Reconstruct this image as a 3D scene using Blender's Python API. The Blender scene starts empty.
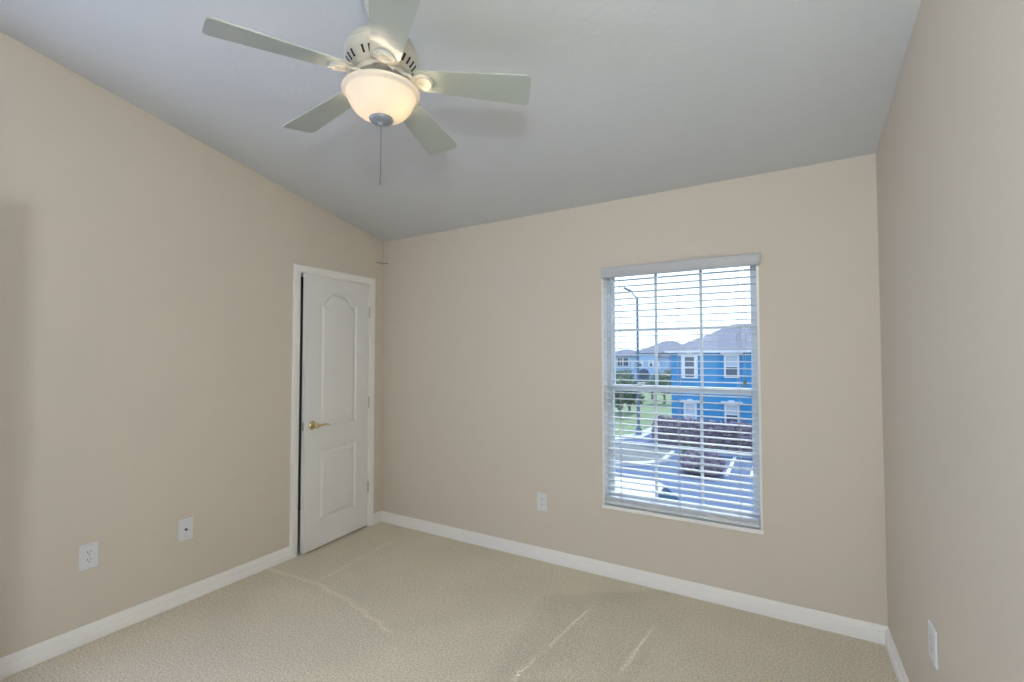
import bpy, bmesh, math, random
from mathutils import Vector, Matrix
S = bpy.context.scene
C = S.collection
PI = math.pi

# ------------------------------------------------------------------ camera
CAM = Vector((3.0501, -2.9853, 1.438))
YAW, PITCH, ROLL, FPX = -0.5249, 0.0312, -0.0009, 466.32
FW = Vector((math.sin(YAW)*math.cos(PITCH), math.cos(YAW)*math.cos(PITCH), math.sin(PITCH)))
_r = Vector((math.cos(YAW), -math.sin(YAW), 0)); _u = _r.cross(FW)
RT = _r*math.cos(ROLL) + _u*math.sin(ROLL)
UP = _u*math.cos(ROLL) - _r*math.sin(ROLL)
cd = bpy.data.cameras.new('camera'); cam = bpy.data.objects.new('camera', cd); C.objects.link(cam)
cd.sensor_width = 36; cd.lens = FPX/1024*36; cd.clip_start = .02; cd.clip_end = 1000
m3 = Matrix((RT, UP, -FW)).transposed()
cam.matrix_world = Matrix.Translation(CAM) @ m3.to_4x4()
S.camera = cam

# ------------------------------------------------------------------ exposure, sky, sun, lights
S.view_settings.view_transform = 'Standard'; S.view_settings.look = 'None'
S.view_settings.exposure = 0.0; S.view_settings.gamma = 1.0
S.view_settings.use_curve_mapping = False
S.cycles.use_denoising = True
S.cycles.max_bounces = 10; S.cycles.diffuse_bounces = 6; S.cycles.transparent_max_bounces = 16
S.cycles.sample_clamp_indirect = 0.0

w = bpy.data.worlds.new('sky'); S.world = w; w.use_nodes = True
nt = w.node_tree; nt.nodes.clear()
tc = nt.nodes.new('ShaderNodeTexCoord'); sx = nt.nodes.new('ShaderNodeSeparateXYZ')
rp = nt.nodes.new('ShaderNodeValToRGB'); bg = nt.nodes.new('ShaderNodeBackground'); wo = nt.nodes.new('ShaderNodeOutputWorld')
rp.color_ramp.elements[0].position = 0.0; rp.color_ramp.elements[0].color = (.82, .91, 1.0, 1)
rp.color_ramp.elements[1].position = 0.75; rp.color_ramp.elements[1].color = (.36, .58, 1.0, 1)
e = rp.color_ramp.elements.new(.25); e.color = (.78, .88, 1.0, 1)
nt.links.new(tc.outputs['Generated'], sx.inputs[0]); nt.links.new(sx.outputs['Z'], rp.inputs[0])
nt.links.new(rp.outputs[0], bg.inputs[0]); bg.inputs[1].default_value = 2.3
nt.links.new(bg.outputs[0], wo.inputs[0])

def light(name, kind, loc, energy, color, **kw):
    d = bpy.data.lights.new(name, kind); d.energy = energy; d.color = color
    for k, v in kw.items(): setattr(d, k, v)
    o = bpy.data.objects.new(name, d); C.objects.link(o); o.location = loc
    return o
SUN_DIR = Vector((-.115, -1.0, -1.2)).normalized()
sun = light('sun', 'SUN', (0, 30, 40), 4.2, (1.0, .95, .88), angle=.004)
sun.rotation_euler = SUN_DIR.to_track_quat('-Z', 'Y').to_euler()
# unseen camera flash, added behind the viewpoint as the main cool room light
flash = light('camera_flash', 'POINT', (3.20, -3.14, 1.92), 71, (.78, .90, .985), shadow_soft_size=.04)
side = light('added_side_fill', 'AREA', (.03, -2.95, 1.45), 32, (.50, .63, .96), shape='RECTANGLE', size=.85, size_y=1.4)  # unseen cool fill added for the right wall; this wall has no window
side.rotation_euler = Vector((1, 0, 0)).to_track_quat('-Z', 'Y').to_euler()


# ------------------------------------------------------------------ helpers
_mats = {}
def mat(name, col, rough=.6, metal=0.0, bump=None, spec=.5, var=None):
    """principled; bump=(scale,strength,distance); var=(scale,amount) tints the colour with noise"""
    m = bpy.data.materials.new(name); m.use_nodes = True
    n = m.node_tree.nodes; l = m.node_tree.links; b = n['Principled BSDF']
    b.inputs['Base Color'].default_value = (*col, 1); b.inputs['Roughness'].default_value = rough
    b.inputs['Metallic'].default_value = metal; b.inputs['Specular IOR Level'].default_value = spec
    if bump or var:
        t = n.new('ShaderNodeTexCoord')
    if bump:
        z = n.new('ShaderNodeTexNoise'); z.inputs['Scale'].default_value = bump[0]; z.inputs['Detail'].default_value = 4
        l.new(t.outputs['Object'], z.inputs['Vector'])
        q = n.new('ShaderNodeBump'); q.inputs['Strength'].default_value = bump[1]; q.inputs['Distance'].default_value = bump[2]
        l.new(z.outputs['Fac'], q.inputs['Height']); l.new(q.outputs['Normal'], b.inputs['Normal'])
    if var:
        z = n.new('ShaderNodeTexNoise'); z.inputs['Scale'].default_value = var[0]; z.inputs['Detail'].default_value = 5
        l.new(t.outputs['Object'], z.inputs['Vector'])
        mx = n.new('ShaderNodeMix'); mx.data_type = 'RGBA'
        a = var[1]
        mx.inputs['A'].default_value = (*[c*(1-a) for c in col], 1); mx.inputs['B'].default_value = (*[min(1, c*(1+a)) for c in col], 1)
        l.new(z.outputs['Fac'], mx.inputs['Factor']); l.new(mx.outputs['Result'], b.inputs['Base Color'])
    return m

def obj(name, bm, m, parent=None, smooth=None, recalc=True):
    if recalc: bmesh.ops.recalc_face_normals(bm, faces=bm.faces[:])
    me = bpy.data.meshes.new(name); bm.to_mesh(me); bm.free()
    if smooth is not None:
        for p in me.polygons: p.use_smooth = True
        me.set_sharp_from_angle(angle=math.radians(smooth))
    o = bpy.data.objects.new(name, me); C.objects.link(o)
    if m: me.materials.append(m)
    if parent: o.parent = parent
    return o
def tag(o, label, cat, group=None, kind=None):
    o['label'] = label; o['category'] = cat
    if group: o['group'] = group
    if kind: o['kind'] = kind
    return o
def thing(name, label, cat, loc=(0, 0, 0), rz=0, group=None, kind=None):
    o = bpy.data.objects.new(name, None); C.objects.link(o); o.location = loc; o.rotation_euler = (0, 0, rz)
    o.empty_display_size = .1
    return tag(o, label, cat, group, kind)
def box(bm, x0, x1, y0, y1, z0, z1, bev=0):
    v = [bm.verts.new(p) for p in ((x0, y0, z0), (x1, y0, z0), (x1, y1, z0), (x0, y1, z0), (x0, y0, z1), (x1, y0, z1), (x1, y1, z1), (x0, y1, z1))]
    f = [bm.faces.new([v[i] for i in q]) for q in ((3, 2, 1, 0), (4, 5, 6, 7), (0, 1, 5, 4), (1, 2, 6, 5), (2, 3, 7, 6), (3, 0, 4, 7))]
    if bev:
        es = list({e for q in f for e in q.edges})
        bmesh.ops.bevel(bm, geom=es, offset=bev, segments=2, affect='EDGES', profile=.5)
    return bm
def nb(*a, **k): return box(bmesh.new(), *a, **k)
def quad(bm, *pts): return bm.faces.new([bm.verts.new(p) for p in pts])
def prism(bm, pts, d):
    """closed polygon pts (3D) pushed by vector d"""
    d = Vector(d); a = [bm.verts.new(p) for p in pts]; b = [bm.verts.new(Vector(p)+d) for p in pts]
    bm.faces.new(a); bm.faces.new(b[::-1]); n = len(pts)
    for i in range(n): bm.faces.new((a[i], b[i], b[(i+1) % n], a[(i+1) % n]))
    return bm
def lathe(bm, prof, n=48, c=(0, 0, 0), cap=False):
    rings = []
    for r, z in prof:
        if r < 1e-6: rings.append([bm.verts.new((c[0], c[1], c[2]+z))])
        else: rings.append([bm.verts.new((c[0]+r*math.cos(2*PI*i/n), c[1]+r*math.sin(2*PI*i/n), c[2]+z)) for i in range(n)])
    for a, b in zip(rings, rings[1:]):
        for i in range(n):
            j = (i+1) % n
            q = [a[i % len(a)], a[j % len(a)], b[j % len(b)], b[i % len(b)]]
            q = list(dict.fromkeys(q))
            if len(q) > 2: bm.faces.new(q)
    return bm
def tube(bm, pts, r, n=8, cap=True):
    pts = [Vector(p) for p in pts]; rings = []
    for i, p in enumerate(pts):
        t = (pts[min(i+1, len(pts)-1)]-pts[max(i-1, 0)]).normalized()
        a = Vector((0, 0, 1)) if abs(t.z) < .9 else Vector((1, 0, 0))
        s = t.cross(a).normalized(); q = s.cross(t)
        rr = r[i] if isinstance(r, (list, tuple)) else r
        rings.append([bm.verts.new(p+(s*math.cos(2*PI*k/n)+q*math.sin(2*PI*k/n))*rr) for k in range(n)])
    for a, b in zip(rings, rings[1:]):
        for k in range(n): bm.faces.new((a[k], a[(k+1) % n], b[(k+1) % n], b[k]))
    if cap: bm.faces.new(rings[0][::-1]); bm.faces.new(rings[-1])
    return bm
def ray(u, v): return FW + RT*((u-512)/FPX) - UP*((v-341)/FPX)
def at_y(u, v, Y): d = ray(u, v); return CAM + d*((Y-CAM.y)/d.y)
def at_z(u, v, Z): d = ray(u, v); return CAM + d*((Z-CAM.z)/d.z)

# ------------------------------------------------------------------ materials
M = {}
M['wall'] = mat('beige_wall_paint', (.635, .565, .475), .75, bump=(60, .12, .004), spec=.25)
M['ceiling'] = mat('white_ceiling_texture', (.59, .60, .60), .85, bump=(38, .22, .006), spec=.2)
M['trim'] = mat('white_gloss_trim', (.84, .81, .77), .4)
M['door'] = mat('white_door_paint', (.78, .77, .75), .42)
M['brass'] = mat('polished_brass', (.74, .62, .38), .22, 1.0)
M['satin'] = mat('satin_nickel', (.55, .54, .52), .32, 1.0)
M['hinge'] = mat('antique_brass_hinge', (.52, .49, .42), .4, 1.0)
M['plate'] = mat('white_plastic_plate', (.70, .70, .70), .35)
M['dark'] = mat('dark_slot', (.015, .013, .012), .7)
M['vinyl'] = mat('white_vinyl_frame', (.60, .645, .69), .4)
M['slat'] = mat('white_faux_wood_slat', (.66, .69, .72), .38)
M['valance'] = mat('white_blind_valance', (.50, .50, .505), .45)
M['cord'] = mat('grey_white_cord', (.50, .50, .50), .8)
M['fan'] = mat('cream_fan_enamel', (.54, .515, .45), .38)
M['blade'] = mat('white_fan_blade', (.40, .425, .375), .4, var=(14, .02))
M['finial'] = mat('brushed_pewter', (.30, .32, .35), .35, .3)
M['chain'] = mat('dark_chain', (.25, .24, .23), .4, .8)

def glass_mat(name, tint, refl):
    m = bpy.data.materials.new(name); m.use_nodes = True; n = m.node_tree.nodes; l = m.node_tree.links; n.clear()
    o = n.new('ShaderNodeOutputMaterial'); t = n.new('ShaderNodeBsdfTransparent'); g = n.new('ShaderNodeBsdfGlossy'); x = n.new('ShaderNodeMixShader')
    t.inputs[0].default_value = (*tint, 1); g.inputs['Roughness'].default_value = .03; x.inputs[0].default_value = refl
    l.new(t.outputs[0], x.inputs[1]); l.new(g.outputs[0], x.inputs[2]); l.new(x.outputs[0], o.inputs[0])
    return m
M['pane'] = glass_mat('window_glass', (.94, .97, .99), .04)
def bowl_mat():
    m = bpy.data.materials.new('frosted_alabaster_glass'); m.use_nodes = True; n = m.node_tree.nodes; l = m.node_tree.links; n.clear()
    o = n.new('ShaderNodeOutputMaterial'); t = n.new('ShaderNodeBsdfTranslucent'); d = n.new('ShaderNodeBsdfDiffuse'); g = n.new('ShaderNodeBsdfGlossy')
    x = n.new('ShaderNodeMixShader'); y = n.new('ShaderNodeMixShader'); em = n.new('ShaderNodeEmission'); ad = n.new('ShaderNodeAddShader')
    t.inputs[0].default_value = (.23, .205, .165, 1); d.inputs[0].default_value = (.80, .77, .70, 1); g.inputs['Roughness'].default_value = .5
    x.inputs[0].default_value = .5; y.inputs[0].default_value = .04
    em.inputs[0].default_value = (1.0, .90, .74, 1); em.inputs[1].default_value = .18
    l.new(t.outputs[0], x.inputs[1]); l.new(d.outputs[0], x.inputs[2]); l.new(x.outputs[0], y.inputs[1]); l.new(g.outputs[0], y.inputs[2])
    l.new(y.outputs[0], ad.inputs[0]); l.new(em.outputs[0], ad.inputs[1]); l.new(ad.outputs[0], o.inputs[0])
    return m
M['bowl'] = bowl_mat()

def carpet_mat():
    m = bpy.data.materials.new('beige_cut_pile_carpet'); m.use_nodes = True; n = m.node_tree.nodes; l = m.node_tree.links
    b = n['Principled BSDF']; b.inputs['Roughness'].default_value = .95; b.inputs['Specular IOR Level'].default_value = .1
    b.inputs['Sheen Weight'].default_value = .1; b.inputs['Sheen Roughness'].default_value = .5
    g = n.new('ShaderNodeNewGeometry'); sep = n.new('ShaderNodeSeparateXYZ'); l.new(g.outputs['Position'], sep.inputs[0])
    def math_(op, a, c=None, k=False):
        q = n.new('ShaderNodeMath'); q.operation = op; q.use_clamp = k
        for i, s in enumerate((a, c)):
            if s is None: continue
            if isinstance(s, (int, float)): q.inputs[i].default_value = s
            else: l.new(s, q.inputs[i])
        return q.outputs[0]
    X, Y = sep.outputs['X'], sep.outputs['Y']
    wob = n.new('ShaderNodeTexNoise'); wob.inputs['Scale'].default_value = 9; l.new(g.outputs['Position'], wob.inputs['Vector'])
    wv = math_('MULTIPLY', math_('SUBTRACT', wob.outputs['Fac'], .5), .05)
    Xw, Yw = math_('ADD', X, wv), math_('ADD', Y, wv)
    def seg(ax, ay, bx, by, wd):
        dx, dy = bx-ax, by-ay; L2 = dx*dx+dy*dy
        px, py = math_('SUBTRACT', Xw, ax), math_('SUBTRACT', Yw, ay)
        t = math_('DIVIDE', math_('ADD', math_('MULTIPLY', px, dx), math_('MULTIPLY', py, dy)), L2, True)
        ex, ey = math_('SUBTRACT', px, math_('MULTIPLY', t, dx)), math_('SUBTRACT', py, math_('MULTIPLY', t, dy))
        d = math_('SQRT', math_('ADD', math_('MULTIPLY', ex, ex), math_('MULTIPLY', ey, ey)))
        return math_('SUBTRACT', 1.0, math_('DIVIDE', d, wd), True)
    def band(ax, ay, bx, by, soft, side=1):
        """1 on one side of the line through a and b (pile brushed the other way)"""
        dx, dy = bx-ax, by-ay; L = math.hypot(dx, dy)
        d = math_('ADD', math_('MULTIPLY', math_('SUBTRACT', Xw, ax), -dy/L*side), math_('MULTIPLY', math_('SUBTRACT', Yw, ay), dx/L*side))
        return math_('ADD', math_('DIVIDE', d, soft), .5, True)
    # fibre speckle
    f1 = n.new('ShaderNodeTexNoise'); f1.inputs['Scale'].default_value = 120; f1.inputs['Detail'].default_value = 5; l.new(g.outputs['Position'], f1.inputs['Vector'])
    f2 = n.new('ShaderNodeTexNoise'); f2.inputs['Scale'].default_value = 2.2; f2.inputs['Detail'].default_value = 3; l.new(g.outputs['Position'], f2.inputs['Vector'])
    r1 = n.new('ShaderNodeValToRGB'); l.new(f1.outputs['Fac'], r1.inputs[0])
    r1.color_ramp.elements[0].position = .33; r1.color_ramp.elements[0].color = (.50, .435, .33, 1)
    r1.color_ramp.elements[1].position = .67; r1.color_ramp.elements[1].color = (.82, .735, .575, 1)
    # vacuum tracks in the pile
    tr = math_('MAXIMUM', math_('MAXIMUM', seg(.05, -1.045, .468, -1.016, .026), seg(.468, -1.016, .90, -1.075, .026)), seg(.90, -1.075, 1.26, -1.163, .022))
    tr = math_('MAXIMUM', tr, math_('MULTIPLY', seg(.468, -1.016, .412, -.30, .022), .7))
    amt = math_('MULTIPLY', tr, .16)
    st1 = math_('MULTIPLY', band(2.147, -.178, 1.80, -.42, .05), band(1.90, -1.3, 1.80, -.3, .08, -1))
    st2 = math_('MULTIPLY', band(2.3, -.2, 1.5, -.95, .10), band(1.3, -1.2, 1.55, -.2, .12, -1))
    amt = math_('ADD', amt, math_('MULTIPLY', st1, -.10)); amt = math_('ADD', amt, math_('MULTIPLY', st2, .05))
    amt = math_('ADD', amt, math_('MULTIPLY', math_('SUBTRACT', f2.outputs['Fac'], .5), .18))
    k = math_('ADD', 1.0, amt)
    mul = n.new('ShaderNodeVectorMath'); mul.operation = 'SCALE'; l.new(r1.outputs[0], mul.inputs[0]); l.new(k, mul.inputs['Scale'])
    l.new(mul.outputs[0], b.inputs['Base Color'])
    bp = n.new('ShaderNodeBump'); bp.inputs['Strength'].default_value = .8; bp.inputs['Distance'].default_value = .006
    l.new(f1.outputs['Fac'], bp.inputs['Height']); l.new(bp.outputs[0], b.inputs['Normal'])
    return m
M['carpet'] = carpet_mat()

# ------------------------------------------------------------------ room shell
W, YR = 3.484, -3.42          # room width, rear wall
HL, HR, SL = 2.446, 2.476, .1975
T = .15
def hc(x, y): return HL + (HR-HL)*x/W - SL*y

obj('floor', nb(-.9, W+T, -4.6, .15, -.12, 0), M['carpet'])['kind'] = 'structure'
tag(bpy.data.objects['floor'], 'beige cut-pile carpet with faint vacuum tracks', 'floor', kind='structure')
bm = bmesh.new()
ys, xs = (T, -4.6), (-T, W+T)
a = [bm.verts.new((x, y, hc(x, y)+dz)) for dz in (0, .15) for x in xs for y in ys]
for q in ((0, 1, 3, 2), (4, 6, 7, 5), (0, 2, 6, 4), (1, 5, 7, 3), (0, 4, 5, 1), (2, 3, 7, 6)): bm.faces.new([a[i] for i in q])
tag(obj('ceiling', bm, M['ceiling']), 'white textured ceiling sloping up from the window wall', 'ceiling', kind='structure')

DY0, DY1, DZ = -.816, -.157, 2.046       # door opening in the left wall
bm = bmesh.new()
def wseg_l(y0, y1, z0=0):               # piece of the left wall with a sloped top
    prism(bm, [(0, y0, z0), (0, y1, z0), (0, y1, hc(0, y1)), (0, y0, hc(0, y0))], (-T, 0, 0))
wseg_l(-4.5, DY0-.02); wseg_l(DY1+.02, 0); wseg_l(DY0-.02, DY1+.02, DZ+.02)
tag(obj('wall_left', bm, M['wall']), 'beige painted wall holding the white door', 'wall', kind='structure')

WX0, WX1, WZ0, WZ1 = 2.014, 2.942, .455, 2.014   # window opening in the back wall
bm = bmesh.new()
def wseg_b(x0, x1, z0=0, z1=None):
    prism(bm, [(x0, 0, z0), (x1, 0, z0), (x1, 0, hc(x1, 0) if z1 is None else z1), (x0, 0, hc(x0, 0) if z1 is None else z1)], (0, T, 0))
wseg_b(-T, WX0); wseg_b(WX1, W+T); wseg_b(WX0, WX1, WZ1); wseg_b(WX0, WX1, 0, WZ0)
tag(obj('wall_back', bm, M['wall']), 'beige painted wall holding the window', 'wall', kind='structure')
bm = bmesh.new()
prism(bm, [(W, -4.5, 0), (W, 0, 0), (W, 0, hc(W, 0)), (W, -4.5, hc(W, -4.5))], (T, 0, 0))
tag(obj('wall_right', bm, M['wall']), 'beige painted wall at the right of the window', 'wall', kind='structure')
bm = bmesh.new()                         # rear wall behind the camera with the entry doorway
EX0, EX1 = 2.30, 3.16
def wseg_r(x0, x1, z0=0): prism(bm, [(x0, YR, z0), (x1, YR, z0), (x1, YR, hc(x1, YR)), (x0, YR, hc(x0, YR))], (0, -.12, 0))
wseg_r(0, EX0); wseg_r(EX1, W); wseg_r(EX0, EX1, 2.06)
tag(obj('wall_rear', bm, M['wall']), 'beige wall behind the viewpoint with the entry doorway', 'wall', kind='structure')
bm = bmesh.new(); prism(bm, [(-T, -4.5, 0), (W+T, -4.5, 0), (W+T, -4.5, hc(W+T, -4.5)), (-T, -4.5, hc(-T, -4.5))], (0, -.1, 0))
tag(obj('wall_hall', bm, M['wall']), 'beige hall wall beyond the entry doorway', 'wall', kind='structure')
# closet behind the white door: dark, unlit
bm = bmesh.new()
box(bm, -.9, -.86, -1.4, .15, 0, 2.4); box(bm, -.86, -T, -1.4, -1.36, 0, 2.4); box(bm, -.86, -T, .11, .15, 0, 2.4); box(bm, -.9, -T, -1.4, .15, 2.4, 2.44)
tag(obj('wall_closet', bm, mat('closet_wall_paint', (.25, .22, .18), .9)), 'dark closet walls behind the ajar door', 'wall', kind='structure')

# baseboards: stepped profile
def baseboard(bm, a, b, nrm):
    a, b, nrm = Vector(a), Vector(b), Vector(nrm)
    prof = [(0, 0), (.016, 0), (.016, .050), (.014, .053), (.0115, .054), (.0115, .068), (.009, .072), (.0085, .080), (.005, .087), (0, .087)]
    prism(bm, [a + nrm*t + Vector((0, 0, z)) for t, z in prof], b-a)
bm = bmesh.new(); baseboard(bm, (0, -.875, 0), (0, YR, 0), (1, 0, 0)); baseboard(bm, (0, -.016, 0), (0, -.0985, 0), (1, 0, 0))
tag(obj('baseboard_left', bm, M['trim'], smooth=40), 'white moulded baseboard along the door wall', 'baseboard', kind='structure')
bm = bmesh.new(); baseboard(bm, (0, 0, 0), (W, 0, 0), (0, -1, 0))
tag(obj('baseboard_back', bm, M['trim'], smooth=40), 'white moulded baseboard below the window', 'baseboard', kind='structure')
bm = bmesh.new(); baseboard(bm, (W, -.016, 0), (W, YR, 0), (-1, 0, 0))
tag(obj('baseboard_right', bm, M['trim'], smooth=40), 'white moulded baseboard along the right wall', 'baseboard', kind='structure')

# ------------------------------------------------------------------ white two-panel door, slightly ajar
door = thing('door_1', 'white two-panel arch-top door standing slightly ajar in left wall', 'door', (0, DY1, 0), kind='structure')
def rel(bm, org): bmesh.ops.translate(bm, vec=-Vector(org), verts=bm.verts[:]); return bm
bm = bmesh.new()                                  # jamb lining
box(bm, -T, .002, DY0-.02, DY0, 0, DZ+.02); box(bm, -T, .002, DY1, DY1+.02, 0, DZ+.02); box(bm, -T, .002, DY0, DY1, DZ, DZ+.02)
box(bm, -.055, -.042, DY0, DY0+.011, 0, DZ); box(bm, -.055, -.042, DY1-.011, DY1, 0, DZ); box(bm, -.055, -.042, DY0+.011, DY1-.011, DZ-.011, DZ)
obj('door_jamb', rel(bm, door.location), M['trim'], door)
bm = bmesh.new()                                  # casing: moulded profile mitred round the opening
prof = [(0, 0), (0, .009), (.006, .013), (.020, .015), (.034, .018), (.050, .018), (.058, .012), (.058, 0)]   # offset from opening edge, depth
loops = []
for off, dep in prof:
    loops.append([(dep, DY0-.002-off, 0), (dep, DY0-.002-off, DZ+.002+off), (dep, DY1+.002+off, DZ+.002+off), (dep, DY1+.002+off, 0)])
vv = [[bm.verts.new(p) for p in L] for L in loops]
for A, B in zip(vv, vv[1:]):
    for i in range(3): bm.faces.new((A[i], A[i+1], B[i+1], B[i]))
for i in (0, 3): bm.faces.new([L[i] for L in vv])
obj('door_casing', rel(bm, door.location), M['trim'], door, smooth=35)

LW, LT, LZ0, LZ1 = .641, .035, .014, 2.042         # leaf: width, thickness; local frame: s from hinge along -y, d out of the face
leaf_bm = bmesh.new()
def P(s, d, z): return (d, -s, z)
ST = .135
px0, px1 = ST, LW-ST
def arch_loop(inset, d, z0, z1, rise, n=24):
    pts = [P(px0+inset, d, z0+inset), P(px1-inset, d, z0+inset)]
    for i in range(n+1):
        u = i/n; s = (px1-inset)+(px0+inset-(px1-inset))*u
        q = max(0.0, math.sin(PI*min(1, max(0, (u-.06)/.88))))
        z = z1-inset + (rise*(q*q*(3-2*q) if rise else 0))
        pts.append(P(s, d, z))
    return pts
panels = [(.205, .735, 0.0), (.905, 1.845, .085)]
rings = []
for z0, z1, rise in panels:
    L = []
    for ins, d in ((0, 0), (.004, -.004), (.010, -.012), (.020, -.012), (.036, -.003), (.040, -.002)):
        L.append([leaf_bm.verts.new(p) for p in arch_loop(ins, d, z0, z1, rise)])
    for A, B in zip(L, L[1:]):
        for i in range(len(A)): j = (i+1) % len(A); leaf_bm.faces.new((A[i], A[j], B[j], B[i]))
    leaf_bm.faces.new(L[-1]); rings.append(L[0])
def V(s, z): return leaf_bm.verts.new(P(s, 0, z))
# stiles and rails of the front face
def face(*p): leaf_bm.faces.new([leaf_bm.verts.new(P(s, 0, z)) for s, z in p])
face((0, LZ0), (px0, LZ0), (px0, LZ1), (0, LZ1)); face((px1, LZ0), (LW, LZ0), (LW, LZ1), (px1, LZ1))
face((px0, LZ0), (px1, LZ0), (px1, panels[0][0]), (px0, panels[0][0]))
face((px0, panels[0][1]), (px1, panels[0][1]), (px1, panels[1][0]), (px0, panels[1][0]))
top = arch_loop(0, 0, *panels[1])[2:]
for A, B in zip(top, top[1:]):
    quad(leaf_bm, A, B, (0, B[1], LZ1), (0, A[1], LZ1))
# edges and back
quad(leaf_bm, P(0, 0, LZ0), P(0, -LT, LZ0), P(0, -LT, LZ1), P(0, 0, LZ1)); quad(leaf_bm, P(LW, 0, LZ0), P(LW, -LT, LZ0), P(LW, -LT, LZ1), P(LW, 0, LZ1))
quad(leaf_bm, P(0, 0, LZ0), P(LW, 0, LZ0), P(LW, -LT, LZ0), P(0, -LT, LZ0)); quad(leaf_bm, P(0, 0, LZ1), P(LW, 0, LZ1), P(LW, -LT, LZ1), P(0, -LT, LZ1))
quad(leaf_bm, P(0, -LT, LZ0), P(LW, -LT, LZ0), P(LW, -LT, LZ1), P(0, -LT, LZ1))
bmesh.ops.remove_doubles(leaf_bm, verts=leaf_bm.verts[:], dist=.0002)
leaf = obj('door_leaf', leaf_bm, M['door'], door, recalc=False)
leaf.location = (.001, -.003, 0); leaf.rotation_euler = (0, 0, math.radians(4.4))
# lever handle
bm = bmesh.new()
rot = Matrix.Rotation(PI/2, 4, 'Y')
lathe(bm, [(0, .012), (.024, .011), (.031, .006), (.033, 0)], 32)
lathe(bm, [(.012, .010), (.0105, .030), (.013, .040), (.019, .046), (.020, .054), (.014, .062), (0, .063)], 24)
bmesh.ops.transform(bm, matrix=rot, verts=bm.verts[:])
tube(bm, [(.050, 0, 0), (.054, .03, .001), (.055, .06, .004), (.053, .09, .002), (.050, .112, -.004)], [.009, .008, .0068, .006, .0045], 12)
bmesh.ops.translate(bm, vec=(0, -(LW-.066), .925), verts=bm.verts[:])
hd = obj('lever_handle', bm, M['brass'], leaf, smooth=50); hd['label'] = 'polished brass lever handle on a round rose'
bm = nb(-.030, -.005, -LW-.0012, -LW+.003, .895, .953); hd = obj('latch_plate', bm, M['satin'], leaf)
for hz in (1.809, 1.046, .332):
    bm = bmesh.new()
    for k in range(5): lathe(bm, [(0, k*.0178), (.0058, k*.0178), (.0058, k*.0178+.017), (0, k*.0178+.017)], 14)
    lathe(bm, [(0, -.004), (.0045, -.003), (.0045, 0)], 14); lathe(bm, [(.0045, .0885), (.0045, .0915), (0, .093)], 14)
    bmesh.ops.translate(bm, vec=(.008, -.001, hz-.0445), verts=bm.verts[:])
    hg = obj('hinge', bm, M['hinge'], door, smooth=40); hg['label'] = 'brass butt hinge'

# unseen entry door leaf, added and sized so its edge shadows the left wall
d2 = thing('shadow_door', 'unseen white entry door leaf placed behind the viewpoint to shadow the left wall', 'door', (EX0, YR+.02, 0), kind='structure')
ang = math.atan2(-2.715-(YR+.02), 1.66-EX0)
l2 = bmesh.new(); Ld = math.hypot(-2.715-(YR+.02), 1.66-EX0)
box(l2, 0, Ld, -.0175, .0175, .012, 2.03)
d2o = obj('door_leaf', l2, M['door'], d2); d2o.rotation_euler = (0, 0, ang)

# ------------------------------------------------------------------ window
win = thing('window_1', 'white vinyl single-hung window with colonial grids', 'window', ((WX0+WX1)/2, 0, WZ0), kind='structure')
WO = win.location.copy()
bm = bmesh.new()                                   # painted reveal lining and sill
t = .012
box(bm, WX0, WX0+t, -.004, T, WZ0, WZ1); box(bm, WX1-t, WX1, -.004, T, WZ0, WZ1); box(bm, WX0+t, WX1-t, -.004, T, WZ1-t, WZ1)
box(bm, WX0-.002, WX1+.002, -.014, T, WZ0-.016, WZ0+.006, .003)
obj('window_reveal', rel(bm, WO), M['trim'], win)
FX0, FX1, FZ0, FZ1 = WX0+t, WX1-t, WZ0+.006, WZ1-t
bm = bmesh.new(); fw = .026                          # outer vinyl frame
y0, y1 = .066, .145
box(bm, FX0, FX0+fw, y0, y1, FZ0, FZ1); box(bm, FX1-fw, FX1, y0, y1, FZ0, FZ1); box(bm, FX0+fw, FX1-fw, y0, y1, FZ1-.014, FZ1); box(bm, FX0+fw, FX1-fw, y0, y1, FZ0, FZ0+fw)
obj('window_frame', rel(bm, WO), M['vinyl'], win)
def sash(name, z0, z1, yc, rb, rt):
    x0, x1 = FX0+fw-.004, FX1-fw+.004; st = .016
    bm = bmesh.new(); ya, yb = yc-.014, yc+.014
    box(bm, x0, x0+st, ya, yb, z0, z1, .002); box(bm, x1-st, x1, ya, yb, z0, z1, .002)
    box(bm, x0+st, x1-st, ya, yb, z0, z0+rb, .002); box(bm, x0+st, x1-st, ya, yb, z1-rt, z1, .002)
    s = obj(name, rel(bm, WO), M['vinyl'], win)
    bm = bmesh.new(); g0, g1 = x0+st, x1-st; mw = .0085
    for k in (1, 2):
        xc = g0+(g1-g0)*k/3; box(bm, xc-mw, xc+mw, yc-.006, yc+.006, z0+rb, z1-rt)
    zc = (z0+rb+z1-rt)/2
    for k in range(3):
        xa = g0+(g1-g0)*k/3+(mw if k else 0); xb = g0+(g1-g0)*(k+1)/3-(mw if k < 2 else 0)
        box(bm, xa, xb, yc-.006, yc+.006, zc-mw, zc+mw)
    obj('grid_bars', rel(bm, WO), M['vinyl'], s)
    bm = nb(g0-.004, g1+.004, yc-.0015, yc+.0015, z0+rb-.004, z1-rt+.004)
    obj('pane', rel(bm, WO), M['pane'], s)
    return s
sash('lower_sash', FZ0+fw-.002, 1.243, .088, .034, .040)
sash('upper_sash', 1.205, FZ1-.012, .122, .038, .016)
bm = bmesh.new(); box(bm, 2.205, 2.265, .080, .100, 1.243, 1.249, .002); lathe(bm, [(.011, 0), (.011, .012), (0, .013)], 16, (2.235, .09, 1.249)); box(bm, 2.235, 2.275, .085, .095, 1.256, 1.262, .002)
obj('sash_lock', rel(bm, WO), M['plate'], win, smooth=40)

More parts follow.
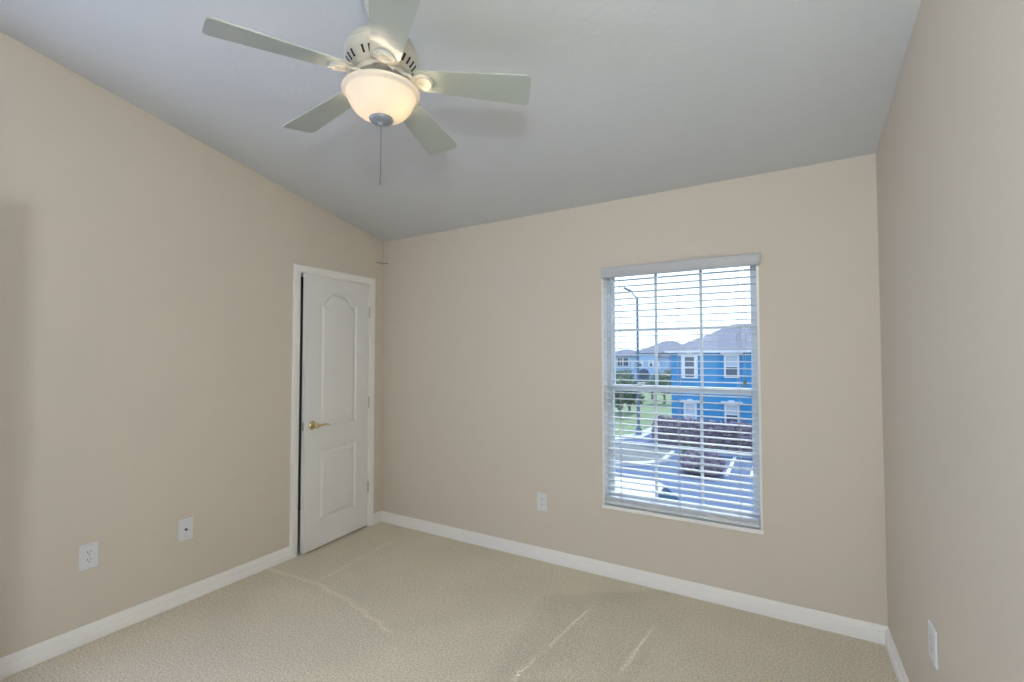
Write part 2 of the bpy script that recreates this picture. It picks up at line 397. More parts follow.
# ------------------------------------------------------------------ horizontal blind
BX0, BX1 = WX0+.016, WX1-.016
bl = thing('window_blind', 'white two-inch horizontal blind lowered with open slats over the window', 'blind', ((WX0+WX1)/2, .02, WZ1-.02))
BO = bl.location.copy()
bm = bmesh.new()
pf = [(-.030, 2.018), (-.034, 2.012), (-.030, 2.004), (-.0305, 1.962), (-.034, 1.954), (-.030, 1.948), (-.020, 1.948), (-.020, 2.018)]
prism(bm, [(WX0+.006, y, z) for y, z in pf], (WX1-WX0+.002, 0, 0))
box(bm, WX0+.006, WX0+.016, -.020, -.002, 1.950, 2.016); box(bm, WX1-.002, WX1+.008, -.020, -.002, 1.950, 2.016)
obj('valance', rel(bm, BO), M['valance'], bl, smooth=40)
obj('headrail', rel(nb(BX0, BX1, -.012, .046, 1.960, 1.999, .002), BO), M['valance'], bl)
LAD = [2.128, 2.490, 2.822]; YC = .020; SW = .0235
def slat_mesh():
    bm = bmesh.new()
    # cross-section with a slight crown; split along x so the cord holes are real openings
    cuts = [BX0]
    for x in LAD[:2]: cuts += [x-.008, x+.008]
    cuts.append(BX1)
    ysn = [-SW, -.016, -.008, .006, .016, SW]
    crown = lambda y: .0012*(1-(y/SW)**2)
    th = .0017
    g = {}
    def vv(i, j, s):
        k = (i, j, s)
        if k not in g: g[k] = bm.verts.new((cuts[i], ysn[j], crown(ysn[j])+s*th))
        return g[k]
    hole = lambda i, j: i in (1, 3) and j == 2
    nI, nJ = len(cuts)-1, len(ysn)-1
    for i in range(nI):
        for j in range(nJ):
            if hole(i, j): continue
            bm.faces.new((vv(i, j, 1), vv(i+1, j, 1), vv(i+1, j+1, 1), vv(i, j+1, 1)))
            bm.faces.new((vv(i, j, -1), vv(i, j+1, -1), vv(i+1, j+1, -1), vv(i+1, j, -1)))
            for (di, dj, a, b) in ((-1, 0, (0, 0), (0, 1)), (1, 0, (1, 0), (1, 1)), (0, -1, (0, 0), (1, 0)), (0, 1, (0, 1), (1, 1))):
                ii, jj = i+di, j+dj
                if not (0 <= ii < nI and 0 <= jj < nJ) or hole(ii, jj):
                    A, B = (i+a[0], j+a[1]), (i+b[0], j+b[1])
                    bm.faces.new((vv(*A, 1), vv(*B, 1), vv(*B, -1), vv(*A, -1)))
    return bm
bm = slat_mesh(); bmesh.ops.translate(bm, vec=(-BO.x, 0, 0), verts=bm.verts[:])
s0 = obj('slat', bm, M['slat'], bl)
zs = []
z = 1.932
while z > .525: zs.append(z); z -= .0409
zs += [.5095, .5045, .4995, .4945]           # slats gathered on the bottom rail
for i, z in enumerate(zs):
    o = s0 if i == 0 else s0.copy()
    if i: C.objects.link(o); o.parent = bl
    o.location = (0, YC-BO.y, z-BO.z); o.rotation_euler = (math.radians(1.5*math.sin(i*2.1)), math.radians(.06*math.sin(i*1.3)), 0)
obj('bottom_rail', rel(nb(BX0, BX1, YC-.026, YC+.026, .470, .4905, .003), BO), M['slat'], bl)
for x in LAD:
    bm = bmesh.new()
    tube(bm, [(x, YC, 1.965), (x, YC, .49)], .0011, 6)
    for yy in (YC-.0252, YC+.0252): tube(bm, [(x+.012, yy, 1.965), (x+.012, yy, .49)], .0009, 6)
    obj('ladder_cord', rel(bm, BO), M['cord'], bl, smooth=60)
bm = bmesh.new()
tube(bm, [(2.872, -.016, 1.95), (2.871, -.017, 1.5), (2.866, -.017, 1.31)], .0012, 6)
tube(bm, [(2.862, -.016, 1.95), (2.858, -.017, 1.72), (2.842, -.018, 1.55), (2.862, -.018, 1.40), (2.858, -.018, 1.31)], .0012, 6)
pc = obj('pull_cord', rel(bm, BO), M['cord'], bl, smooth=60)
for x, z in ((2.866, 1.31), (2.858, 1.292)):
    bm = lathe(bmesh.new(), [(0, .0), (.003, -.001), (.006, -.022), (.0075, -.034), (.006, -.038), (0, -.038)], 14, (x, -.018, z))
    obj('tassel', rel(bm, BO), M['chain'], pc, smooth=50)
bm = tube(bmesh.new(), [(2.080, -.014, 1.95), (2.080, -.015, 1.93), (2.081, -.016, 1.02)], .0028, 8)
obj('tilt_wand', rel(bm, BO), mat('clear_grey_wand', (.55, .58, .60), .25), bl, smooth=60)

# ------------------------------------------------------------------ outlets
def plate_bm(wd, ht):
    bm = bmesh.new()
    L = [[(sx*(wd/2-i), -d, sz*(ht/2-i)) for sx, sz in ((-1, -1), (1, -1), (1, 1), (-1, 1))] for i, d in ((0, 0), (0, .003), (.004, .0062))]
    vs = [[bm.verts.new(p) for p in l] for l in L]
    for A, B in zip(vs, vs[1:]):
        for i in range(4): bm.faces.new((A[i], A[(i+1) % 4], B[(i+1) % 4], B[i]))
    bm.faces.new(vs[-1]); bm.faces.new(vs[0][::-1])
    return bm
def outlet(loc, rz, label, name='wall_outlet', kind='duplex', wd=.078, ht=.124, cat='outlet'):
    r = thing(name, label, cat, loc, rz)
    obj('cover_plate', plate_bm(wd, ht), M['plate'], r)
    if kind == 'duplex':
        for sgn in (1, -1):
            bm = bmesh.new(); zc = sgn*.0195
            pts = []
            for k in range(24):
                a = 2*PI*k/24; pts.append((.0172*math.cos(a), -.0055, zc+max(-.0135, min(.0135, .0172*math.sin(a)))))
            prism(bm, pts, (0, -.0022, 0))
            rc = obj('receptacle', bm, M['plate'], r)
            bm = bmesh.new()
            box(bm, -.0078, -.0052, -.0079, -.0070, zc+.0005, zc+.0095); box(bm, .0052, .0078, -.0079, -.0070, zc+.0015, zc+.0085)
            pts = [(.003*math.cos(a), -.0070, zc-.007+max(-.0022, .003*math.sin(a))) for a in [2*PI*k/12 for k in range(12)]]
            prism(bm, pts, (0, -.0009, 0)); sl = obj('contact_slots', bm, M['dark'], rc); sl['label'] = 'dark contact slots'
        bm = lathe(bmesh.new(), [(0, .0018), (.0025, .0015), (.0032, 0)], 12); bmesh.ops.transform(bm, matrix=Matrix.Translation((0, -.0062, 0)) @ Matrix.Rotation(PI/2, 4, 'X'), verts=bm.verts[:])
        obj('screw', bm, M['satin'], r)
    else:
        bm = lathe(bmesh.new(), [(.0075, 0), (.0075, .003), (.005, .003), (.005, .011), (.002, .011), (.002, .008), (0, .008)], 12)
        bmesh.ops.transform(bm, matrix=Matrix.Translation((0, -.006, 0)) @ Matrix.Rotation(PI/2, 4, 'X'), verts=bm.verts[:])
        j = obj('coax_jack', bm, mat('dark_coax_metal', (.12, .11, .11), .35, .8), r); j['label'] = 'dark threaded coax jack'
        for zc in (.042, -.042):
            bm = lathe(bmesh.new(), [(0, .0018), (.0025, .0015), (.0032, 0)], 12); bmesh.ops.transform(bm, matrix=Matrix.Translation((0, -.0062, zc)) @ Matrix.Rotation(PI/2, 4, 'X'), verts=bm.verts[:])
            obj('screw', bm, M['satin'], r)
    return r
outlet((0, -1.990, .427), PI/2, 'white duplex outlet low on left wall, nearest the left edge of the photo')
outlet((0, -1.548, .420), PI/2, 'white cable wall plate with one dark jack, between outlet and door', 'cable_jack', 'coax', cat='wall plate')
outlet((1.568, 0, .405), 0, 'white duplex outlet on the window wall, left of the window')
outlet((W, -.848, .447), -PI/2, 'white duplex outlet on the right wall, beside the corner', wd=.088)

# small wire hook in the corner above the door
hk = thing('corner_hook', 'tiny wire hook with thin cords in the corner above the white door', 'hook', (.012, -.012, 2.245))
HO = hk.location.copy()
bm = tube(bmesh.new(), [(.003, -.088, 2.249), (.008, -.05, 2.252), (.022, -.022, 2.246), (.045, -.008, 2.250), (.062, -.003, 2.247)], .0032, 8)
o = obj('hook_wire', rel(bm, HO), mat('grey_wire', (.20, .18, .16), .5, .3), hk, smooth=60)
for x, y in ((.005, -.030), (.028, -.005)):
    bm = tube(bmesh.new(), [(x, y, 2.248), (x, y, hc(x, y)+.002)], .0022, 6); obj('cord', rel(bm, HO), M['plate'], hk, smooth=60)

# ------------------------------------------------------------------ ceiling fan
FX, FY, FTH = 1.7305, -1.7085, -1.9617
fan = thing('ceiling_fan', 'white five-blade ceiling fan with lit frosted bowl light', 'ceiling fan', (FX, FY, 2.45))
FO = fan.location.copy()
ZC = hc(FX, FY)
def fbm(prof, n=64): return rel(lathe(bmesh.new(), prof, n, (FX, FY, 0)), FO)
bm = lathe(bmesh.new(), [(0, -.062), (.030, -.060), (.052, -.045), (.064, -.018), (.066, 0), (0, 0)], 40)
bmesh.ops.transform(bm, matrix=Matrix.Translation((FX, FY, ZC)) @ Matrix.Rotation(-math.atan(SL), 4, 'X'), verts=bm.verts[:])
obj('canopy', rel(bm, FO), M['fan'], fan, smooth=40)
obj('downrod', rel(tube(bmesh.new(), [(FX, FY, ZC-.05), (FX, FY, 2.660)], .0125, 20), FO), M['fan'], fan, smooth=60)
housing = obj('motor_housing', fbm([(0, 2.672), (.030, 2.671), (.034, 2.664), (.060, 2.661), (.098, 2.650), (.123, 2.632), (.134, 2.608), (.1355, 2.602), (.133, 2.599), (.1335, 2.595), (.1375, 2.592),
     (.1385, 2.578), (.136, 2.568), (.124, 2.548), (.108, 2.532), (.098, 2.527), (.060, 2.525), (0, 2.525)]), M['fan'], fan, smooth=40)
for k in range(30):                                 # vent slots around the lower bell
    if k % 6 == 5: continue
    a = FTH + PI/5 + 2*PI*k/30
    p0, p1 = Vector((.1300, 0, 2.5580)), Vector((.1135, 0, 2.5375)); d = (p1-p0).normalized(); nrm = Vector((.84, 0, -.54)); s = Vector((0, 1, 0))
    bm = bmesh.new()
    prism(bm, [p0-s*.0042-nrm*.004, p1-s*.0042-nrm*.004, p1+s*.0042-nrm*.004, p0+s*.0042-nrm*.004], nrm*.0062)
    bmesh.ops.transform(bm, matrix=Matrix.Translation((FX, FY, 0)) @ Matrix.Rotation(a, 4, 'Z'), verts=bm.verts[:])
    v = obj('vent_slot', rel(bm, FO), M['dark'], housing)
    if k == 0: v['label'] = 'dark vent slot in the motor housing'
bm = nb(-.006, .006, -.010, .010, -.014, .014, .002)
bmesh.ops.transform(bm, matrix=Matrix.Translation((FX, FY, 2.608)) @ Matrix.Rotation(math.radians(-22), 4, 'Z') @ Matrix.Translation((.136, 0, 0)), verts=bm.verts[:])
obj('reverse_switch', rel(bm, FO), M['dark'], housing)
obj('flywheel', fbm([(0, 2.528), (.092, 2.528), (.096, 2.522), (.096, 2.512), (.090, 2.506), (0, 2.506)]), M['fan'], fan, smooth=40)
obj('light_fitter', fbm([(0, 2.508), (.060, 2.508), (.064, 2.490), (.072, 2.478), (.118, 2.468), (.132, 2.462), (.132, 2.456), (0, 2.456)]), M['fan'], fan, smooth=40)
BOWL = [(.1480, 2.4555), (.1510, 2.4510), (.1505, 2.4450), (.1460, 2.4405), (.1385, 2.4385), (.1350, 2.4350), (.1340, 2.4290), (.1290, 2.4140), (.1190, 2.3960), (.1030, 2.3760), (.0830, 2.3610), (.056, 2.350), (.030, 2.345), (.010, 2.3440)]
BOWL = [(max(.01, r*.965), z) for r, z in BOWL]
bowl = obj('glass_bowl', fbm(BOWL + [(max(.01, r-.003), z+.003) for r, z in BOWL[:3:-1]] + [(.1390, 2.4430), (.1415, 2.4490), BOWL[0]]), M['bowl'], fan, smooth=60)
obj('finial', fbm([(0, 2.3515), (.044, 2.3505), (.046, 2.345), (.042, 2.338), (.024, 2.334), (.014, 2.331), (.009, 2.326), (.008, 2.322), (0, 2.321)], 40), M['finial'], fan, smooth=50)
bm = tube(bmesh.new(), [(FX, FY, 2.323), (FX-.001, FY, 2.21), (FX-.003, FY, 2.105)], .0013, 6)
lathe(bm, [(0, .012), (.003, .010), (.0042, 0), (.003, -.008), (0, -.009)], 12, (FX-.003, FY, 2.098))
pch = obj('pull_chain', rel(bm, FO), M['chain'], fan, smooth=60); pch['label'] = 'thin dark pull chain'
# loose cable between canopy and housing
cp = [at_y(362.5, -14, FY-.05), at_y(362, 2, FY-.05), at_y(364, 11, FY-.04), at_y(368.5, 20, FY-.03)]
cp = [Vector((FX-.030, FY-.03, ZC-.045))]+cp+[Vector((FX-.02, FY-.02, 2.668))]
obj('cable', rel(tube(bmesh.new(), cp, .0028, 8), FO), mat('grey_cable', (.42, .43, .44), .5), fan, smooth=60)
# bulbs in the bowl
for sgn in (-1, 1):
    a = math.radians(20); bx, by = FX+sgn*.058*math.cos(a), FY+sgn*.058*math.sin(a)
    pl = light('fan_bulb', 'POINT', (bx-FO.x, by-FO.y, 2.408-FO.z), 4.5, (1.0, .80, .58), shadow_soft_size=.024); pl.parent = fan
# blades: iron and blade under each other at 72 degrees
def iron_bm():
    bm = bmesh.new()
    # arm out of the flywheel widening into a shield that carries an oval medallion
    out = [(.085, .013), (.100, .010), (.112, .011), (.122, .020), (.134, .032), (.150, .038), (.168, .038), (.184, .031), (.194, .018), (.198, 0)]
    pts = [(x, y, 0) for x, y in out] + [(x, -y, 0) for x, y in out[-2::-1]]
    prism(bm, pts, (0, 0, -.006))
    n = 32                                        # raised rim
    for rx, ry, cx in ((.0275, .0265, .163),):
        cs = [(0, -.0052, -.006), (0, -.003, -.0115), (0, .003, -.0115), (0, .0052, -.006)]
        rg = []
        for i in range(n):
            a = 2*PI*i/n; rg.append([bm.verts.new((cx+(rx+o)*math.cos(a), (ry+o)*math.sin(a), z)) for _, o, z in cs])
        for i in range(n):
            A, B = rg[i], rg[(i+1) % n]
            for k in range(3): bm.faces.new((A[k], A[k+1], B[k+1], B[k]))
    lathe(bm, [(.016, -.006), (.012, -.0085), (0, -.0095)], 20, (.163, 0, 0))
    for sgn in (1, -1):                           # scrolls beside the arm
        tube(bm, [(.088, sgn*.030, -.006), (.098, sgn*.036, -.006), (.110, sgn*.033, -.006), (.118, sgn*.024, -.005), (.124, sgn*.014, -.004)], [.003, .005, .006, .006, .004], 8)
    return bm
def blade_bm():
    bm = bmesh.new(); r0, r1 = .128, .575; wa, wb = .051, .076; cr = .022
    pts = []
    def arc(cx, cy, a0, a1, r, n=6): return [(cx+r*math.cos(a0+(a1-a0)*i/n), cy+r*math.sin(a0+(a1-a0)*i/n), 0) for i in range(n+1)]
    pts += arc(r1-cr, -wb+cr, -PI/2, 0, cr) + arc(r1-cr, wb-cr, 0, PI/2, cr)
    pts += arc(r0+.015, wa-.015, PI/2, PI, .015) + arc(r0+.015, -wa+.015, PI, 1.5*PI, .015)
    prism(bm, pts, (0, 0, .0055))
    return bm
DROOP, BP = math.radians(4.6), math.radians(-12)
irn0 = bld0 = None
for k in range(5):
    a = FTH - k*2*PI/5
    base = Matrix.Translation((0, 0, 2.509-FO.z)) @ Matrix.Rotation(a, 4, 'Z') @ Matrix.Rotation(DROOP, 4, 'Y')
    mb = base @ Matrix.Rotation(BP, 4, 'X')
    if k == 0:
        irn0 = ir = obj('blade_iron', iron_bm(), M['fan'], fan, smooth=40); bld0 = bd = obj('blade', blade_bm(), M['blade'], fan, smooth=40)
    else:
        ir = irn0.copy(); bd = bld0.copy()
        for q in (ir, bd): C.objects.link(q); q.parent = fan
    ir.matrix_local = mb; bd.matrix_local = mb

# ------------------------------------------------------------------ outside
GZ = -3.5
M['siding'] = mat('bright_blue_siding', (.002, .215, .46), .6, var=(3, .05))
M['roof'] = mat('grey_shingle_roof', (.165, .17, .205), .9, bump=(6, .3, .03), var=(5, .18))
M['whitetrim'] = mat('white_exterior_trim', (.66, .69, .72), .5)
M['extglass'] = mat('dark_house_glass', (.06, .09, .14), .12)
M['extblind'] = mat('pale_window_shade', (.42, .48, .55), .6)
M['greysiding'] = mat('pale_grey_stucco', (.33, .46, .64), .8)
M['slatedark'] = mat('dark_blue_shutter', (.06, .085, .13), .6)
M['asphalt'] = mat('blue_grey_asphalt', (.066, .108, .185), .9, bump=(40, .2, .01), var=(.6, .12))
M['grass'] = mat('lawn_grass', (.16, .22, .10), .9, bump=(8, .5, .05), var=(1.5, .25))
M['concrete'] = mat('pale_concrete', (.48, .50, .52), .8, var=(2, .06))
M['mulch'] = mat('grey_mulch', (.15, .16, .15), .95, bump=(10, .6, .05), var=(6, .3))
M['leaf'] = mat('green_leaves', (.12, .19, .105), .7, var=(1.2, .35))
M['leafpale'] = mat('grey_green_leaves', (.19, .26, .20), .7, var=(1.2, .3))
M['purple'] = mat('purple_brown_leaves', (.235, .18, .235), .75, var=(1.5, .3))
M['bark'] = mat('grey_bark', (.20, .17, .14), .9)
M['pole'] = mat('dark_lamp_pole', (.10, .15, .21), .5)
M['carwhite'] = mat('white_car_paint', (.62, .62, .62), .25)
M['carglass'] = mat('dark_car_glass', (.03, .05, .08), .08)
M['tyre'] = mat('black_tyre', (.02, .02, .02), .8)
M['red'] = mat('red_blossom', (.30, .09, .13), .7)
M['lens'] = mat('clear_lens', (.7, .72, .74), .2)

tag(obj('parking_lot', nb(-160, 90, 8, 260, GZ-.3, GZ), M['asphalt']), 'blue-grey asphalt parking lot below the window', 'ground', kind='structure')
tag(obj('ground_strip', nb(-160, 90, 1.2, 8, GZ-.3, GZ+.01), M['grass']), 'strip of grass at the foot of this building', 'ground', kind='structure')

def gpoly(name, pix, m, h, label, cat, kind=None):
    pts = [at_z(u, v, GZ+h) for u, v in pix]
    bm = prism(bmesh.new(), pts, (0, 0, -h-.05)); return tag(obj(name, bm, m), label, cat, kind=kind)
gpoly('lawn', [(560, 444), (640, 437), (655, 425), (672, 419), (672, 384), (440, 384)], M['grass'], .03, 'light green lawn rising behind the lamp post', 'lawn', 'structure')
gpoly('far_lawn', [(690, 383.5), (690, 366), (430, 366), (430, 383.5)], M['grass'], .03, 'distant green verge in front of the pale grey house', 'lawn', 'structure')
gpoly('sidewalk', [(590, 440.5), (640, 438.2), (672, 424), (672, 420), (655, 425.5), (634, 434), (590, 437)], M['concrete'], .06, 'bright concrete sidewalk curving past the lamp post', 'sidewalk', 'structure')
gpoly('planting_bed', [(585, 460), (648, 460.5), (661, 459), (671, 451), (668, 445), (585, 443.5)], M['mulch'], .10, 'grey mulch bed behind the white curb', 'planting bed', 'structure')
gpoly('curb', [(585, 463.3), (650, 463), (664, 461), (675, 451), (671.5, 450.5), (661.5, 458.5), (648, 460.8), (585, 460.8)], M['concrete'], .14, 'pale concrete curb round the mulch bed', 'curb', 'structure')
gpoly('driveway', [(668, 452), (668, 446.5), (800, 453), (800, 461)], mat('pale_paving', (.22, .27, .35), .85), .02, 'pale paved strip in front of the purple hedge', 'driveway', 'structure')
for k, (a, b, wd) in enumerate((((736, 455), (726.5, 476), .14), ((757, 459), (751, 478), .14))):
    p, q = at_z(*a, GZ), at_z(*b, GZ); d = (q-p).normalized(); s = Vector((-d.y, d.x, 0))*wd/2
    bm = prism(bmesh.new(), [p-s, q-s, q+s, p+s], (0, 0, .012))
    tag(obj('parking_line', bm, mat('white_road_paint', (.60, .61, .62), .7)), ['white painted line on the asphalt, left of two', 'white painted line on the asphalt, at the right window edge'][k], 'road marking', kind='structure')

def roof_hip(bm, x0, x1, y0, y1, ze, h, ov=.35, ridge_in=None):
    x0 -= ov; x1 += ov; y0 -= ov; y1 += ov; ri = ridge_in if ridge_in else (y1-y0)/2; ym = (y0+y1)/2
    b = [(x0, y0, ze), (x1, y0, ze), (x1, y1, ze), (x0, y1, ze)]; r = [(x0+ri, ym, ze+h), (x1-ri, ym, ze+h)]
    v = [bm.verts.new(p) for p in b]; t = [bm.verts.new(p) for p in r]; lo = [bm.verts.new((p[0], p[1], ze-.08)) for p in b]
    bm.faces.new((v[0], v[1], t[1], t[0])); bm.faces.new((v[1], v[2], t[1])); bm.faces.new((v[2], v[3], t[0], t[1])); bm.faces.new((v[3], v[0], t[0]))
    for i in range(4): bm.faces.new((lo[i], lo[(i+1) % 4], v[(i+1) % 4], v[i]))
    bm.faces.new(lo[::-1])
    return bm
def house_window(parent, org, x0, x1, z0, z1, Y, upper, lower, lintel=True, side=.09, label=None):
    """a framed window on a wall facing -y"""
    bm = bmesh.new(); d = .10
    box(bm, x0, x0+side, Y-d, Y, z0, z1); box(bm, x1-side, x1, Y-d, Y, z0, z1); box(bm, x0+side, x1-side, Y-d, Y, z1-.07, z1); box(bm, x0+side, x1-side, Y-d, Y, z0, z0+.07)
    zm = (z0+z1)/2; box(bm, x0+side, x1-side, Y-d, Y, zm-.03, zm+.03)
    if lintel:
        box(bm, x0-.18, x1+.18, Y-d-.05, Y, z1, z1+.16); xm = (x0+x1)/2
        prism(bm, [(xm-.11, Y-d-.06, z1-.02), (xm+.11, Y-d-.06, z1-.02), (xm+.15, Y-d-.06, z1+.24), (xm-.15, Y-d-.06, z1+.24)], (0, .08, 0))
    f = obj('window', rel(bm, org), M['whitetrim'], parent)
    obj('pane', rel(nb(x0+side, x1-side, Y-.045, Y-.02, zm+.03, z1-.07), org), upper, f)
    obj('pane', rel(nb(x0+side, x1-side, Y-.045, Y-.02, z0+.07, zm-.03), org), lower, f)
    return f
YB = 26.7
cl = at_y(671, 352, YB)
hx0, hx1 = cl.x, cl.x+17
eave = at_y(700, 351, YB).z
bh = thing('blue_house', 'bright blue two-storey house with grey hip roof across the lot', 'house', (hx0, YB, GZ))
O = bh.location.copy()
obj('wall', rel(nb(hx0, hx1, YB, YB+9, GZ, eave), O), M['siding'], bh)
rdz = at_y(715, 325, YB+4.7).z
bm = roof_hip(bmesh.new(), hx0, hx1, YB, YB+9, eave, rdz-eave, .3, 3.4)
obj('roof', rel(bm, O), M['roof'], bh)
obj('fascia', rel(nb(hx0-.32, hx1+.32, YB-.33, YB-.30, eave-.10, eave+.02), O), M['whitetrim'], bh)
def hw(u0, u1, v0, v1, up, lo, **k):
    a, b = at_y(u0, v0, YB), at_y(u1, v1, YB); return house_window(bh, O, a.x, b.x, b.z, a.z, YB, up, lo, **k)
hw(681.5, 698, 356, 378.5, M['extglass'], M['extglass'], side=.20)
hw(724, 739.5, 355, 378, M['extblind'], M['extglass'])
hw(684, 697, 402.5, 426, M['extblind'], M['extblind'])
hw(724.5, 739.5, 404, 425, M['extblind'], M['extglass'])

YG = 82.0
def gp(u, v): return at_y(u, v, YG)
ga, gb_ = gp(637, 352), gp(690, 352)
gh = thing('grey_house', 'pale grey two-storey house with front gable, far off left of blue house', 'house', (ga.x, YG, GZ)); O2 = gh.location.copy()
ez = gp(650, 352.5).z
obj('wall', rel(nb(ga.x, gb_.x, YG, YG+12, GZ, ez), O2), M['greysiding'], gh)
obj('roof', rel(roof_hip(bmesh.new(), ga.x, gb_.x, YG, YG+12, ez, gp(660, 341.5).z-ez+.3, .6, 4.5), O2), M['roof'], gh)
# projecting centre bay under its own low hip, lower side eaves
g0, g1 = gp(640.5, 353), gp(660, 353)
obj('bay_wall', rel(nb(g0.x, g1.x, YG-1.6, YG, GZ, ez-.1), O2), M['greysiding'], gh)
obj('bay_roof', rel(roof_hip(bmesh.new(), g0.x, g1.x, YG-1.6, YG+3, ez-.1, 1.0, .35, 2.0), O2), M['roof'], gh)
for xa, xb in ((gp(633.5, 0).x, g0.x), (g1.x, gp(666, 0).x)):
    obj('side_wing_wall', rel(nb(xa, xb, YG-1.2, YG, GZ, gp(640, 357).z), O2), M['greysiding'], gh)
    obj('side_wing_roof', rel(roof_hip(bmesh.new(), xa, xb, YG-1.2, YG+.3, gp(640, 357).z, .7, .3, .7), O2), M['roof'], gh)
def gw(u0, u1, v0, v1, up, lo): a, b = gp(u0, v0), gp(u1, v1); return house_window(gh, O2, a.x, b.x, b.z, a.z, YG-1.6, up, lo, lintel=False, side=.25)
gw(640, 645.5, 360, 366.5, M['extblind'], M['extglass']); gw(650.5, 656, 360, 366.5, M['extblind'], M['extglass'])
gw(631.5+2.5, 636.3, 361, 369, M['extglass'], M['extglass']); gw(658.3, 661.8, 361, 369, M['extglass'], M['extglass'])
a, b = gp(641.5, 368.5), gp(651, 379)
bm = bmesh.new(); n = 10; xm = (a.x+b.x)/2; rw = (b.x-a.x)/2; zz = gp(646, 372).z
prism(bm, [(xm+rw*math.cos(PI*i/n), YG-1.72, zz+.7*rw*math.sin(PI*i/n)) for i in range(n+1)]+[(a.x, YG-1.72, GZ+.1), (b.x, YG-1.72, GZ+.1)], (0, .15, 0))
obj('arched_porch', rel(bm, O2), M['slatedark'], gh)
a, b = gp(600, 354.5), gp(634, 354.5); YH = YG+16
fh = thing('far_house', 'low pale house behind the left end of the grey house', 'house', (a.x-6, YH, GZ)); O3 = fh.location.copy()
obj('wall', rel(nb(a.x-6, b.x-2, YH, YH+9, GZ, at_y(620, 356, YH).z), O3), M['greysiding'], fh)
obj('roof', rel(roof_hip(bmesh.new(), a.x-6, b.x-2, YH, YH+9, at_y(620, 356, YH).z, 1.5, .5, 5), O3), M['roof'], fh)
for u in (620, 626):
    p = at_y(u, 362, YH); house_window(fh, O3, p.x-.7, p.x+.7, p.z-.9, p.z+.9, YH, M['extglass'], M['extglass'], lintel=False, side=.15)

# leaves
def leaves(bm, rng, c, rad, n, size):
    for _ in range(n):
        while True:
            p = Vector((rng.uniform(-1, 1), rng.uniform(-1, 1), rng.uniform(-1, 1)))
            if .25 < p.length < 1: break
        p = Vector((c[0]+p.x*rad[0], c[1]+p.y*rad[1], c[2]+p.z*rad[2]))
        q = Vector((rng.gauss(0, 1), rng.gauss(0, 1), rng.gauss(0, 1))).normalized(); s = q.orthogonal().normalized(); t_ = q.cross(s); z = size*rng.uniform(.6, 1.3)
        quad(bm, p-s*z, p+t_*z*.5, p+s*z, p-t_*z*.5)
def tree(u, v_base, Y, crown_w, crown_h, trunk_h, label, seed, m='leaf', size=.16, n=1400):
    rng = random.Random(seed); p = at_y(u, 300, Y); base = Vector((p.x, Y, GZ))
    r = thing('tree', label, 'tree', base)
    bm = tube(bmesh.new(), [(0, 0, 0), (.05, 0, trunk_h*.5), (0, .05, trunk_h+crown_h*.5)], [.16, .12, .05], 8)
    for a in range(4): tube(bm, [(0, 0, trunk_h*.8), (.3*crown_w*math.cos(a*1.6), .3*crown_w*math.sin(a*1.6), trunk_h+crown_h*.5)], [.06, .02], 6)
    obj('trunk', bm, M['bark'], r, smooth=60)
    bm = bmesh.new()
    for k in range(6): leaves(bm, rng, (rng.uniform(-.3, .3)*crown_w, rng.uniform(-.3, .3)*crown_w, trunk_h+crown_h*rng.uniform(.3, .7)), (crown_w*.34, crown_w*.34, crown_h*.32), n//6, size)
    obj('foliage', bm, M[m], r, recalc=False)
tree(619, 0, 34, 2.6, 2.9, .5, 'dense green tree on the lawn at the left window edge', 1)
tree(628, 0, 37, 2.0, 2.2, .5, 'smaller green tree just right of the densest tree on the lawn', 2)
tree(663, 0, 46, 2.8, 2.3, .9, 'green tree close to the left corner of the blue house', 3)
tree(651, 0, 50, 2.0, 1.7, .6, 'low tree below the arched porch of the grey house', 4, 'leafpale')
tree(622, 0, 66, 3.2, 2.0, 1.0, 'pale grey-green tree before the low far house', 5, 'leafpale', .22)
tree(666, 0, 68, 3.0, 2.4, .8, 'pale grey-green tree in front of the right end of grey house', 6, 'leafpale', .22)
def hedge(name, x0, x1, y0, y1, h, label, seed, n):
    rng = random.Random(seed); r = thing(name, label, 'hedge', ((x0+x1)/2, (y0+y1)/2, GZ)); o = r.location.copy()
    bm = bmesh.new(); k = max(2, int((x1-x0)/.5))
    for i in range(k+1): leaves(bm, rng, (x0+(x1-x0)*i/k, (y0+y1)/2, GZ+h*.52), (.5, (y1-y0)/2, h*.5*rng.uniform(.92, 1.06)), n//k, .11)
    obj('foliage', rel(bm, o), M['purple'], r, recalc=False)
    for i in range(k): x = x0+(x1-x0)*(i+.5)/k; obj('stem', rel(tube(bmesh.new(), [(x, (y0+y1)/2, GZ), (x, (y0+y1)/2, GZ+h*.6)], .04, 6), o), M['bark'], r)
YH1 = 22.6
a, b = at_y(658, 417, YH1), at_y(790, 417, YH1)
hedge('hedge', a.x, b.x, YH1, YH1+1.6, at_y(700, 418.5, YH1+.8).z-GZ, 'long purple-brown hedge below the blue house windows', 11, 9000)
YH2 = 17.3
a, b = at_y(690, 450, YH2), at_y(709, 450, YH2)
hedge('shrub', a.x, b.x, YH2, YH2+1.5, at_y(700, 452, YH2+.8).z-GZ, 'low purple-brown shrub on the asphalt in front of the long hedge', 12, 3000)
